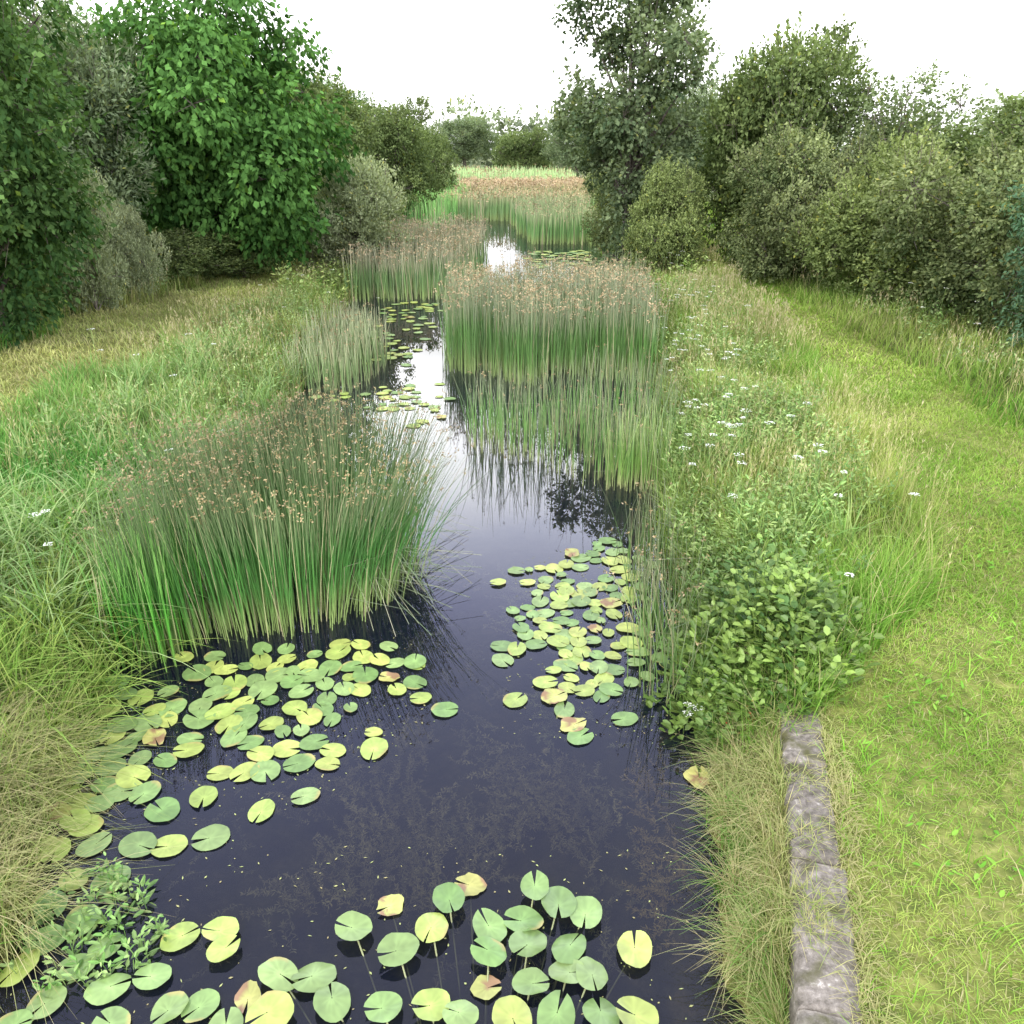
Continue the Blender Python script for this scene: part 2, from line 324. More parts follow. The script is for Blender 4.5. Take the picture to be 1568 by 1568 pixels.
# right side
P('alder_tree',T_tall,4.0,29.5,.3,.98)
P('hawthorn_shrub',T_scrub,4.9,27.2,1,.6,.75)
P('hawthorn_shrub',T_scrub2,4.8,36,1,.8,.8)
P('alder_tree',T_haw,8.9,29.5,2.2,1.0,1.22)
P('hawthorn_tree',T_scrub2,8.3,25.5,.9,.85,.95)
P('elder_tree',T_sparse,11.4,26.5,0,.95,.88)
P('hawthorn_tree',T_haw,13.0,28,3,1.0,.75)
P('hawthorn_shrub',T_scrub,9.5,21.5,2,.9,.85)
P('hawthorn_shrub',T_scrub2,10.5,17.8,4,.92,.85)
P('hawthorn_tree',T_haw,14.3,22,5,1.0,.78)
P('elder_tree',T_sparse,12.4,18.5,2,.75,.74)
P('blackthorn_shrub',T_blue,10.6,14.6,0,.85,.95)
P('hawthorn_tree',T_haw,18,26,1,1.3,.92)
P('willow_tree',T_wil,8.7,45,1,1.1,.9)
P('hawthorn_tree',T_haw,8.8,64,4,1.2,1.0)
P('hawthorn_tree',T_haw,1.8,128,1,1.5,1.3)
P('willow_tree',T_wil,9,120,2,1.6,1.1)
P('willow_tree',T_wil,-8,150,2,2.2,1.1)
buf=Buf();r2=np.random.default_rng(77)
for k in range(46):
    x=-230+k*10+r2.uniform(-3,3); yy=r2.uniform(165,200)
    g=r2.uniform(.85,1.2)
    crown(buf,100+k,r2.uniform(8,11.5),r2.uniform(12,17),0,16,1800,.85,.6,dark=(.12*g,.15*g,.09*g),light=(.28*g,.33*g,.2*g),lobe=(.15,.24),off=(x,yy,.8),trunk=False,m=0)  # paler leaf colours paint distance haze onto the far crowns
buf.obj('distant_tree_line',[M_leaf])

# ------------------------------------------------------------------ grasses
def zone(buf,n,y0,y1,fl,fr_,h,w,cols,S=3,lean=(.1,.6),ypow=1.0,patchs=2.5,seed=0,straw=.12,droop=.35,soft=.0,strawc=((.40,.36,.16),(.58,.50,.28)),only=None,fac=.85):
    n=int(n*fac)
    y=y0+(y1-y0)*R.uniform(0,1,n)**ypow
    if soft: y=y+R.normal(size=n)*soft
    a=fl(y);b=fr_(y); x=a+(b-a)*R.uniform(0,1,n)+R.normal(size=n)*soft*.2
    pt=patch(x,y,patchs,seed); pt2=patch(x,y,.5,seed+3)
    keep=(R.uniform(0,1,n)<(.5+.6*pt2))&(ground(x,y)>-.05)
    if only is None: keep&=~inleft(x,y)
    x=x[keep];y=y[keep];pt=pt[keep];pt2=pt2[keep];n=len(x)
    z=ground(x,y)-.02
    hh=U(*h,n)*(.7+.6*pt2)
    t=np.clip(pt+U(-.25,.25,n),0,1)
    ct=mixc(cols[0],cols[1],t); s=U(0,1,n)<straw+.25*(pt-.4).clip(0); ct[s]=mixc(*strawc,U(0,1,s.sum()))
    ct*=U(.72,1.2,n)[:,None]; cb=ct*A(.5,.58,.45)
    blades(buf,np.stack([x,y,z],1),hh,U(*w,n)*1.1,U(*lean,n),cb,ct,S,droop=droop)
G1=((.17,.33,.055),(.42,.48,.14))
def culms(buf,n,y0,y1,fl,fr_,h,w,head=(.42,.36,.19)):
    y=U(y0,y1,n);a=fl(y);b=fr_(y);x=a+(b-a)*U(0,1,n);z=ground(x,y);k=(patch(x,y,1.7,5)>.42)&~inleft(x,y);x=x[k];y=y[k];z=z[k];n=len(x)
    hh=U(*h,n)
    c=mixc((.28,.34,.11),(.48,.43,.22),U(0,1,n))
    C=blades(buf,np.stack([x,y,z],1),hh,np.full(n,w),U(.1,.4,n),c*.6,c,3,pw=6)
    tip=C[:,-1];q=4
    Pn=np.repeat(tip,q,0)-np.stack([np.zeros(n*q),np.zeros(n*q),U(0,.13,n*q)],1)
    cc=np.repeat(mixc(head,(.58,.5,.34),U(0,1,n)),q,0)
    leaves(buf,Pn,R.normal(size=(n*q,3))*.3+A(0,0,1),R.normal(size=(n*q,3)),np.full(n*q,.05+w*3),np.full(n*q,w*1.5),cc)

# mown path
buf=Buf()
Gm=((.23,.41,.06),(.48,.55,.15))
lo=lambda y:np.interp(y,SLY,SLX)+.30
plo=lambda y:np.where(y<5.2,lo(y),pl(y))
zone(buf,70000,2.2,6.6,plo,lambda y:y*0+6.2,(.035,.10),(.004,.008),Gm,2,(.3,1.5),seed=4,straw=.20,patchs=.7,soft=.3)
zone(buf,62000,6,14,pl,pr,(.05,.12),(.007,.012),Gm,2,(.3,1.3),seed=4,straw=.14,patchs=.9,soft=.5)
zone(buf,32000,13,45,pl,pr,(.05,.14),(.014,.03),Gm,2,(.3,1.0),seed=4,straw=.1,ypow=1.4,soft=.8)
zone(buf,5500,2.2,10,plo,lambda y:y*0+6.5,(.08,.2),(.006,.012),((.20,.42,.05),(.32,.5,.09)),3,(.4,1.4),seed=9,straw=0,patchs=.6)
# broad weed leaves in the turf
n=1500;y=U(2.3,8,n);x=plo(y)+U(.2,4,n);k=patch(x,y,.35,4)>.62;x=x[k];y=y[k];n=len(x);a=U(0,6.28,n)
leaves(buf,np.stack([x,y,ground(x,y)+U(.01,.05,n)],1),np.stack([np.cos(a),np.sin(a),U(.1,.6,n)],1),R.normal(size=(n,3))*.2+A(0,0,1),U(.04,.09,n),U(.015,.035,n),mixc((.13,.32,.04),(.28,.46,.08),U(0,1,n)),0,True)
buf.obj('mown_grass_path',[M_grass])

# right bank meadow
buf=Buf()
e=lambda y:xr(y)-.05
zone(buf,34000,5.1,12,e,lambda y:pl(y)+.15,(.2,.55),(.006,.010),G1,3,(.15,.9),seed=1,soft=.2)
zone(buf,42000,12,30,e,lambda y:pl(y)+.2,(.3,.65),(.011,.018),G1,3,(.15,.8),seed=1,ypow=1.2,straw=.2,soft=.4)
zone(buf,9000,30,110,e,lambda y:y*0+14,(.4,.7),(.04,.07),G1,2,(.1,.6),seed=1)
zone(buf,32000,7,32,lambda y:pr(y)-.3,lambda y:y*0+12,(.2,.5),(.012,.02),G1,3,(.15,.8),seed=2,soft=.3)
culms(buf,1700,5.3,14,lambda y:xr(y)+.2,lambda y:pl(y)+.3,(.55,.95),.004)
culms(buf,2900,14,32,lambda y:xr(y)+.2,lambda y:pl(y)+.2,(.6,.95),.008)
culms(buf,900,8,26,lambda y:pr(y),lambda y:y*0+11,(.5,.8),.008)
buf.obj('meadow_grass',[M_grass])

# left bank meadow
buf=Buf()
el=lambda y:xl(y)+.05
zone(buf,26000,3.2,8.5,lambda y:y*0-8.5,el,(.3,.65),(.006,.011),G1,3,(.15,.9),seed=6,soft=.3)
zone(buf,46000,8,17,lambda y:-y*.9-1,el,(.3,.6),(.010,.017),((.12,.36,.08),(.36,.47,.15)),3,(.15,.8),seed=6,straw=.10,soft=.5)
zone(buf,46000,15.5,36,lambda y:-y*.5-4,el,(.3,.55),(.018,.03),((.20,.34,.08),(.48,.48,.18)),3,(.1,.7),seed=6,straw=.25,soft=.6)
zone(buf,9000,36,110,lambda y:-y*.1-14,el,(.4,.7),(.05,.08),G1,2,(.1,.6),seed=6)
zone(buf,42000,11,36,lambda y:lc(y)-1.8,lambda y:lc(y)+1.8,(.08,.2),(.014,.024),((.38,.47,.14),(.62,.58,.26)),2,(.3,1.2),seed=8,straw=.28,only=1)
culms(buf,1700,6,16,lambda y:-y*.8-2,lambda y:xl(y)-.3,(.7,1.0),.005)
culms(buf,3800,15,33,lambda y:-y*.4-5,lambda y:xl(y)-.8,(.5,.85),.009)
buf.obj('meadow_grass',[M_grass])

# dry tussocks at the water's edge
buf=Buf()
Gd=((.24,.35,.08),(.56,.50,.25))
sx_=lambda y:np.interp(y,SLY,SLX)
zone(buf,6500,2.1,5.3,lambda y:xr(y)+.03,lambda y:sx_(y)-.02,(.06,.28),(.004,.007),Gd,4,(.4,1.5),seed=3,straw=.28,droop=.6,patchs=.35)
zone(buf,2600,2.1,5.2,lambda y:sx_(y)-.14,lambda y:sx_(y)-.0,(.14,.34),(.004,.007),Gd,4,(.3,1.3),seed=5,straw=.35,droop=.5,patchs=.4)
zone(buf,2600,2.1,5.4,lambda y:sx_(y)+.27,lambda y:sx_(y)+.42,(.06,.17),(.004,.007),((.28,.4,.09),(.62,.5,.28)),3,(.5,1.6),seed=3,straw=.35,droop=.5)
for c in (.55,1.45,1.62,2.1,2.6,3.3):
    p=onl(min(c,3.6)); n=220; x=p[0]+.09+R.normal(size=n)*.08;y=p[1]+R.normal(size=n)*.06
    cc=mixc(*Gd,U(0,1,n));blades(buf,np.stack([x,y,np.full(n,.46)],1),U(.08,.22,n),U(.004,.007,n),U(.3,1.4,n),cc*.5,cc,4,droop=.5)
for k in range(32):
    yy=U(2.3,5.2);x0=float(xr(yy))+U(.02,.2);n=60;x=x0+R.normal(size=n)*.03;y=yy+R.normal(size=n)*.03
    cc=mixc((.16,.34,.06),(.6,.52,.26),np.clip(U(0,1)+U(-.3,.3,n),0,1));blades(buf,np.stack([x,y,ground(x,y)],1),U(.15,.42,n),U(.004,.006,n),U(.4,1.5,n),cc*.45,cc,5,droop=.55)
zone(buf,4800,3.3,5.2,lambda y:xl(y)-.9,lambda y:xl(y)+.12,(.35,.75),(.004,.008),Gd,5,(.4,1.4),seed=3,straw=.45,droop=.7)
buf.obj('dry_grass_tussocks',[M_grass])

# sedges on left margin
buf=Buf()
def sedge(n,x0,x1,y0,y1,h,w,c0,c1,lean=(.3,1.2),droop=.55):
    nt_=max(4,n//28); cx=U(x0,x1,nt_);cy=U(y0,y1,nt_); i=R.integers(0,nt_,n)
    x=cx[i]+R.normal(size=n)*.09;y=cy[i]+R.normal(size=n)*.09
    c=mixc(c0,c1,U(0,1,n))*U(.8,1.2,n)[:,None]
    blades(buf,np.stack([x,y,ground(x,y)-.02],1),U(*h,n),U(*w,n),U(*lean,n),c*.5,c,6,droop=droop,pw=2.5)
sedge(1400,-6.2,-3.95,6.3,9,(.7,1.1),(.014,.026),(.17,.34,.09),(.44,.54,.24))
sedge(900,-4.4,-3.6,5.1,6.6,(.5,.95),(.010,.018),(.18,.34,.06),(.40,.48,.13))
sedge(450,-3.85,-3.4,4.4,5.6,(.4,.8),(.008,.015),(.2,.3,.07),(.42,.42,.15))
sedge(1300,-6.5,-4.3,9.5,17,(.6,1.0),(.018,.03),(.17,.33,.10),(.38,.46,.20),(.2,.8))
sedge(900,2.0,3.6,7,14,(.5,.9),(.012,.02),(.18,.34,.09),(.40,.5,.18),(.2,.8))
buf.obj('sedge_clumps',[M_grass])

# ------------------------------------------------------------------ bulrushes
def rushes(name,poly,n,h,r,ctop=(.12,.17,.07),cmid=(.07,.18,.04),cbase=(.22,.30,.09),heads=.5,headc=((.19,.14,.06),(.35,.26,.12)),lean=.1,bias=None,hs=.035,broken=0,extra=None):
    buf=Buf();p=polysample(poly,n);K=6;t=np.linspace(0,1,K)[None]
    p=p+R.normal(size=p.shape)*.05*(1+p[:,1:2]*.04)
    cl=patch(p[:,0],p[:,1],.35,2);k=R.uniform(0,1,n)<.25+1.0*cl;p=p[k];n=len(p)
    hh=U(*h,n)*(.8+.35*patch(p[:,0],p[:,1],.8,1)); az=U(0,2*np.pi,n); ln=np.abs(R.normal(size=n))*lean
    d=np.stack([np.cos(az)*ln,np.sin(az)*ln],1)
    if bias is not None: d+=bias(p)
    C=np.zeros((n,K,3)); lm=np.linalg.norm(d,axis=1)
    C[:,:,:2]=p[:,None]+d[:,None]*(hh[:,None]*(.35*t+.65*t**2))[...,None]
    C[:,:,2]=-.25+(hh[:,None]+.25)*(t)-hh[:,None]*(lm**2)[:,None]*.35*t**2
    v=U(.65,1.35,n)[:,None,None]
    cm=np.stack([np.array(cbase)*.8,np.array(cbase),np.array(cmid),np.array(cmid)*.9,np.array(ctop),np.array(ctop)*1.1],0)[None]*v
    cm=cm*(1+.3*(patch(p[:,0],p[:,1],.9,6)-.5))[:,None,None]
    dry=U(0,1,n)<.08; cm[dry]=lerp(cm[dry],A(.36,.32,.18),.8)
    buf.add(*prisms(C,(r*(1-.75*t**2))*U(.7,1.2,n)[:,None],cm,3),0)
    hd=np.where(U(0,1,n)<heads)[0]; q=5
    f=U(.88,.97,len(hd))[:,None]; tip=C[hd,-1]*f+C[hd,-2]*(1-f)
    Pn=np.repeat(tip,q,0)+R.normal(size=(len(hd)*q,3))*hs*.3
    cc=np.repeat(mixc(*headc,U(0,1,len(hd))),q,0)*U(.8,1.2,len(hd)*q)[:,None]
    leaves(buf,Pn,R.normal(size=Pn.shape)+A(0,0,-.2),R.normal(size=Pn.shape),np.full(len(Pn),hs*.95),np.full(len(Pn),hs*.45),cc,0)
    if broken:
        b=polysample(poly,broken) if extra is None else polysample(extra,broken)
        az=U(-1.2,.9,broken) ; L1=U(.1,.7,broken);L2=U(.5,1.1,broken)
        d=np.stack([np.cos(az),np.sin(az),np.zeros(broken)],1)
        p0=np.stack([b[:,0],b[:,1],np.full(broken,-.1)],1);p1=p0+d*.15*L1[:,None]+np.stack([0*L1,0*L1,L1+.1],1)
        p2=p1+d*L2[:,None]*.93; p2[:,2]=np.maximum(.015,p1[:,2]-U(.1,.8,broken))
        C=np.stack([p0,(p0+p1)/2,p1,(p1+p2)/2,p2],1)
        col=mixc((.10,.16,.06),(.26,.25,.15),U(0,1,broken))[:,None]*np.ones((1,5,1))
        buf.add(*prisms(C,np.full((broken,5),r*.6),col,3),0)
    return buf.obj(name,[M_reed])
near=[(-3.6,6.4),(-2.7,6.8),(-1.9,7.0),(-1.4,7.4),(-1.15,8.2),(-1.4,9.2),(-2.1,10.3),(-3.6,10.3),(-3.9,8)]
rushes('bulrush_clump',near,4400,(1.4,1.8),.0052,cmid=(.055,.165,.032),heads=.40,lean=.10,bias=lambda p:np.stack([np.clip((p[:,0]+2.3)*.2,-.08,.32)+np.abs(R.normal(size=len(p)))*.15*(p[:,0]>-2.0),-.03+0*p[:,0]],1),hs=.034,broken=80,extra=[(-1.8,6.9),(-1.2,7.6),(-1.2,9.3),(-1.7,9.5)])
rushes('bulrush_clump',[(-3.95,6.4),(-3.3,6.3),(-3.1,6.9),(-3.8,7.6)],300,(1.0,1.4),.007,ctop=(.13,.28,.06),cmid=(.07,.24,.03),cbase=(.14,.26,.05),heads=0,lean=.08)
rushes('bulrush_clump',[(-.8,12.6),(.2,11.7),(1.3,10.7),(2.15,10.3),(2.6,12.5),(3.0,15.0),(1.2,14.6),(.2,13.9),(-.7,13.3)],900,(.8,1.3),.006,ctop=(.18,.22,.11),cmid=(.12,.25,.055),cbase=(.32,.36,.14),heads=.12,lean=.13,broken=25)
rushes('bulrush_clump',[(1.3,10.7),(2.15,10.3),(2.5,11.5),(1.8,12.0)],220,(.7,1.15),.006,ctop=(.22,.30,.1),cmid=(.17,.30,.06),cbase=(.36,.38,.16),heads=0,lean=.15)
rushes('bulrush_clump',[(-1.4,17.4),(-.4,16.9),(.3,16.1),(1.5,17.0),(3.0,16.0),(3.5,22.5),(-1.7,22.5)],4500,(1.4,1.95),.0085,ctop=(.18,.21,.11),cmid=(.085,.185,.04),cbase=(.17,.24,.07),heads=.5,headc=((.28,.2,.10),(.43,.32,.17)),lean=.10,hs=.055,broken=20)
rushes('bulrush_clump',[(-4.5,15.3),(-3.1,15.8),(-2.8,18),(-3.4,20.5),(-5,20.5)],1100,(.7,1.2),.009,ctop=(.24,.27,.14),cmid=(.15,.23,.08),cbase=(.24,.28,.12),heads=.12,lean=.16,hs=.05)
rushes('bulrush_clump',[(1.15,6.0),(1.55,5.4),(1.75,6.2),(1.85,8.8),(1.3,8.6),(1.25,7.2)],340,(.7,1.2),.0055,ctop=(.20,.23,.12),cmid=(.12,.22,.06),heads=.25,lean=.2,bias=lambda p:np.stack([-.08+0*p[:,0],-.12+0*p[:,0]],1),broken=45)
rushes('bulrush_clump',[(-5.3,26),(-1.9,26.5),(-1.2,31),(-1.3,41),(-5.8,41)],3200,(1.2,1.7),.014,ctop=(.23,.23,.13),cmid=(.12,.21,.065),heads=.4,headc=((.27,.2,.10),(.40,.31,.17)),lean=.12,hs=.08)
rushes('bulrush_clump',[(-2.0,22),(3.7,22),(3.6,27),(1,25),(-1.3,24.5)],900,(1.1,1.5),.012,ctop=(.24,.24,.13),cmid=(.15,.22,.07),heads=.4,lean=.12,hs=.07)
rushes('bulrush_clump',[(.9,43),(4.4,42),(4.8,58),(-.2,58)],2000,(1.3,1.7),.028,ctop=(.22,.28,.12),cmid=(.13,.26,.07),heads=.3,lean=.08,hs=.10,headc=((.30,.24,.12),(.40,.33,.17)))
rushes('bulrush_clump',[(-5,56),(5.2,58),(7,68),(-4,66)],1700,(1.4,1.8),.035,ctop=(.26,.29,.13),cmid=(.15,.26,.08),heads=.45,headc=((.32,.23,.11),(.43,.32,.16)),lean=.07,hs=.16)
rushes('bulrush_clump',[(-4.5,74),(7,74),(7,86),(-5,86)],1500,(1.5,1.9),.045,ctop=(.35,.29,.14),cmid=(.18,.27,.09),heads=.75,headc=((.36,.25,.13),(.45,.33,.18)),lean=.06,hs=.2)
rushes('bulrush_clump',[(-6.2,48),(-3.6,47),(-4,75),(-8,75)],1600,(1.4,1.9),.04,ctop=(.20,.40,.10),cmid=(.14,.34,.07),heads=.0,lean=.08)
rushes('bulrush_clump',[(-8,95),(7,95),(8,130),(-9,130)],2600,(1.5,2.2),.08,ctop=(.30,.42,.16),cmid=(.2,.35,.1),heads=.15,lean=.05,hs=.25)

# ------------------------------------------------------------------ lily pads
def pads(lst):
    buf=Buf();ns=22;ring=np.array([.03,.35,.72,.93,1.0])
    for (x,y,z,s,kind) in lst:
        a0=U(.07,.2);th=np.linspace(a0,2*np.pi-a0,ns+1); rot=U(0,2*np.pi);el=U(.74,.9)
        rr=1+.02*np.sin(3*th+U(0,6))+.015*np.sin(7*th+U(0,6))
        if kind==2: rr*=1+.07*np.sin(4*th+U(0,6))+.04*R.normal(size=ns+1)
        rg=ring[:,None]
        X_=rg*rr*np.cos(th)*s*.5+.06*s*(1-rg); Y_=rg*rr*np.sin(th)*s*.5*el
        amp=(.02 if kind==2 else .012)*s+(.02*s if z>.03 else 0)
        Zz=amp*np.sin(2*th+U(0,6))*rg**2+amp*.6*np.sin(5*th+U(0,6))*rg**3+(.004 if kind<2 else .008)*rg
        if z>.03: Zz=Zz+.05*s*rg**2*(1 if U(0,1)<.5 else -1)
        tx,ty=(R.normal(size=2)*(.12 if z>.03 else .012))
        Zz=Zz+X_*tx+Y_*ty
        xx=X_*np.cos(rot)-Y_*np.sin(rot)+x;yy=X_*np.sin(rot)+Y_*np.cos(rot)+y
        zz=Zz+z
        if z<.03: zz=np.maximum(zz,.004)
        V=np.stack([xx,yy,zz],-1)
        base={0:mixc((.16,.27,.075),(.26,.36,.12),[U(0,1)])[0],1:mixc((.30,.40,.09),(.40,.45,.11),[U(0,1)])[0],2:mixc((.38,.40,.11),(.48,.43,.13),[U(0,1)])[0]}[kind]*U(.8,1.1)
        col=np.ones(V.shape)*base
        vein=1+.05*np.where(np.arange(ns+1)%2==0,1,-1)[None,:]*(rg>.1)
        col*=vein[...,None]; col[0]*=1.3; col*=(1+.05*R.normal(size=V.shape[:2]))[...,None]
        if kind==2:
            br=patch(V[...,0]*14,V[...,1]*14,1,U(0,9))>.62; col[br]=A(.28,.17,.08)
        elif U(0,1)<.4:
            k0=R.integers(0,ns-4);col[3:,k0:k0+4]=lerp(col[3:,k0:k0+4],A(.40,.32,.11),.7)
        b=np.arange(len(ring)-1)[:,None]*(ns+1)+np.arange(ns)[None]
        buf.add(V,np.stack([b,b+ns+1,b+ns+2,b+1],-1),col)
    return buf
def scatter_pads(poly,n,dmin,s=(.2,.27),z=.006,ky=.3,k2=.05,clump=0,jit=.14):
    out=[];c=polysample(poly,n*8); c=c+R.normal(size=c.shape)*jit
    if clump: c=c[patch(c[:,0],c[:,1],.45,4)>clump]
    for p in c:
        if all((p[0]-o[0])**2+(p[1]-o[1])**2>(dmin*U(.75,1.25))**2 for o in out):
            u=U(0,1);out.append((p[0],p[1],z+U(0,.014),U(*s)*(1 if U(0,1)<.8 else .7),2 if u<k2 else 1 if u<ky else 0))
        if len(out)>=n:break
    return out
left=scatter_pads([(-3.6,5.8),(-3.0,6.3),(-1.9,6.65),(-1.2,6.65),(-1.0,6.1),(-1.2,5.35),(-2.0,5.15),(-2.8,5.0),(-3.45,4.4),(-3.3,4.9)],104,.15,(.19,.29),ky=.5,k2=.04,clump=.28)
for p in [(-2.64,4.2),(-2.42,4.19),(-2.15,4.27),(-1.86,4.52),(-1.57,4.67),(-2.34,4.66),(-2.6,4.53),(-3.0,4.72),(-2.8,4.7),(-3.1,4.38),(-2.95,4.2),(-1.95,4.94),(-.59,5.7),(-1.13,5.2),(-.93,6.42),(-3.2,4.15),(-3.25,4.6)]: left.append((p[0],p[1],.008+U(0,.01),U(.22,.28),int(U(0,1)<.4)))
right=scatter_pads([(.2,8.1),(.6,8.4),(1.3,8.9),(1.4,7.8),(1.3,6.5),(.85,6.0),(.3,6.2),(.1,7.2)],112,.135,(.15,.26),ky=.4,k2=.06,clump=.27,jit=.17)
for p in [(-.09,6.45,0),(.03,5.84,1),(.57,5.35,0),(.46,5.7,0),(.97,5.58,0),(.52,5.5,2),(1.46,4.87,2)]: right.append((p[0],p[1],.01,.24,p[2]))
far=scatter_pads([(-4,15.6),(-1.6,16.4),(-1.4,14.4),(-1.8,13.6),(-2.1,13.6),(-2.5,14.5)],34,.22,(.22,.3),ky=.6,clump=.4)+scatter_pads([(-3.4,18),(-2.4,18),(-2.4,26),(-3.9,26)],60,.25,(.25,.34),ky=.6,clump=.4)+scatter_pads([(.5,34),(3.5,34),(3.8,40),(1,40)],60,.3,(.35,.5),ky=.6)
near_c=[(-.99,3.5,0),(-.79,3.7,2),(-.50,3.5,1),(-.41,3.71,0),(-.69,3.34,0),(-.14,3.52,0),(-.14,3.33,0),(.07,3.57,0),(.15,3.78,0),(.1,3.39,0),(.3,3.68,0),(.47,3.62,0),(.35,3.39,0),(.11,3.15,0),(.33,3.22,0),(.47,3.2,0),(.75,3.37,1),(-1.38,3.2,0),(-1.17,3.2,0),(-1.03,3.04,0),(-.73,3.0,0),(-.46,3.02,1),(-.29,2.95,0),(-.15,3.14,2),(0,2.93,1),(.25,2.96,0),(.5,2.95,0),(.7,2.93,1),(-.28,3.86,2),
 (-2.95,3.25,1),(-2.68,3.05,0),(-3.0,3.7,0),(-2.74,3.58,0),(-2.7,3.9,0),(-2.62,3.27,0),(-2.36,3.13,0),(-2.13,3.2,0),(-2.07,3.47,1),(-1.82,3.5,1),(-1.76,3.37,1),(-1.78,3.02,0),(-1.95,3.0,0),(-1.53,3.08,2),(-1.36,2.95,1),(-2.25,2.92,0),(-2.95,3.9,1),(-2.5,3.4,0),(-2.9,3.45,0),(-1.6,2.9,0),(-2.8,2.9,0)]
nl_=[(x,y,.012 if k==2 else U(.03,.09) if x>-1.5 else U(.01,.05),U(.21,.27) if k<2 else U(.16,.22),k) for x,y,k in near_c]
b=pads(nl_)
for (x,y,z,s,k) in nl_:
    if x>-1.5:
        t=np.linspace(0,1,5)[None,:,None]; p1=A(x,y,z-.004);p0=A(x*.55-.08,y-.45-U(0,.25),-.35)
        C=(p0*(1-t)+p1*t); C[:,:,2]=lerp(-.35,z-.004,t[...,0]**.6)
        b.add(*prisms(C,np.full((1,5),.0055),np.tile(A(.3,.32,.14),(1,5,1)),4))
b.obj('water_lily_pads',[M_pad],True)
pads(left).obj('water_lily_pads',[M_pad],True)
pads(right).obj('water_lily_pads',[M_pad],True)
pads(far).obj('water_lily_pads',[M_pad],True)
# floating bits of dead leaf and duckweed
buf=Buf();p=np.concatenate([polysample([(-3.6,4.2),(-3.5,6.2),(-1,6.9),(-.6,5.4),(-2,4.2)],420),polysample([(-.1,5.4),(0,8.6),(1.6,9),(1.6,5.2)],420),polysample([(-3,2.9),(-3.2,4.2),(1.2,4.2),(1.1,2.9)],260)]);n=len(p);a=U(0,6.28,n)
leaves(buf,np.stack([p[:,0],p[:,1],np.full(n,.004)],1),np.stack([np.cos(a),np.sin(a),0*a],1),np.tile(A(0,0,1),(n,1)),U(.006,.035,n),U(.005,.014,n),mixc((.30,.24,.10),(.38,.44,.14),U(0,1,n)))
buf.obj('floating_leaf_litter',[M_pad])

def herbs(buf,x,y,z,h,ll,lw,c0,c1,nlv=14,fold=True,spread=.08,up=.3):
    n=len(x);t=np.linspace(0,1,4)[None]
    az=U(0,6.28,n);ln=U(.05,.35,n)
    C=np.zeros((n,4,3));C[:,:,0]=x[:,None]+np.cos(az)[:,None]*(ln*h)[:,None]*t**1.5;C[:,:,1]=y[:,None]+np.sin(az)[:,None]*(ln*h)[:,None]*t**1.5;C[:,:,2]=z[:,None]+h[:,None]*t
    pc=mixc(c0,c1,U(0,1,n))
    buf.add(*prisms(C,np.full((n,4),.003),pc[:,None]*.8*np.ones((1,4,1)),3),0)
    f=np.tile(np.linspace(.25,1,nlv),n);i=np.repeat(np.arange(n),nlv)
    k=np.clip((f*3).astype(int),0,2);g=(f*3-k)[:,None]
    Pn=C[i,k]*(1-g)+C[i,k+1]*g
    a=U(0,6.28,len(i));d=np.stack([np.cos(a),np.sin(a),U(-.3,.6,len(i))+up*f],1)
    Pn=Pn+d*U(0,1,len(i))[:,None]*spread
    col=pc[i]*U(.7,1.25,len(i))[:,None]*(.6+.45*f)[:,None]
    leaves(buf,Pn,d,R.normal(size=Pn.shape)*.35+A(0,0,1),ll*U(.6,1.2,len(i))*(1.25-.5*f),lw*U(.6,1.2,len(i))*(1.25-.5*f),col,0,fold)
buf=Buf();n=80;p=polysample([(-3.0,4.0),(-2.4,3.9),(-2.1,3.4),(-2.6,3.0),(-3.1,3.3)],n)
herbs(buf,p[:,0],p[:,1],np.full(n,-.03),U(.06,.2,n),.07,.028,(.16,.32,.07),(.34,.46,.16),6,spread=.02)
buf.obj('water_mint',[M_herb])

def bandpts(n,y0,y1,fl,fr_,pw=1.0):
    y=U(y0,y1,n);a=fl(y);b_=fr_(y);x=a+(b_-a)*U(0,1,n)**pw+R.normal(size=n)*.12
    k=(patch(x,y,.9,3)>.36)&(ground(x,y)>0)&~inleft(x,y);x=x[k];y=y[k];return x,y,ground(x,y)
buf=Buf()
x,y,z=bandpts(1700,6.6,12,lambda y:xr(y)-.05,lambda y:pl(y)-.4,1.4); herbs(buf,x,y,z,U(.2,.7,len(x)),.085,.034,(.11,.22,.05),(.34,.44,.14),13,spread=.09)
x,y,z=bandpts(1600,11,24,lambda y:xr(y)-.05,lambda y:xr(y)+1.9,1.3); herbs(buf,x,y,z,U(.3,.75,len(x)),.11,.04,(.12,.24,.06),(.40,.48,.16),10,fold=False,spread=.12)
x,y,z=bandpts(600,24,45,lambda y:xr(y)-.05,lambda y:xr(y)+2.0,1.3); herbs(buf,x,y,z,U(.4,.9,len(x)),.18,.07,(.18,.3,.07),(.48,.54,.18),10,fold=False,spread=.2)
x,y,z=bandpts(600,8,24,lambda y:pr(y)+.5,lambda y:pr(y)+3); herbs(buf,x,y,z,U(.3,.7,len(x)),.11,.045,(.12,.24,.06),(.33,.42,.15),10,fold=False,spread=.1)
buf.obj('bank_herbs',[M_herb])
buf=Buf()
x,y,z=bandpts(1200,9,24,lambda y:xl(y)-2.2,lambda y:xl(y)+.05); herbs(buf,x,y,z,U(.3,.75,len(x)),.11,.036,(.13,.25,.06),(.37,.46,.17),10,fold=False,spread=.12)
x,y,z=bandpts(600,24,42,lambda y:xl(y)-2.0,lambda y:xl(y)+.05); herbs(buf,x,y,z,U(.4,.8,len(x)),.18,.07,(.18,.3,.07),(.48,.54,.18),10,fold=False,spread=.2)
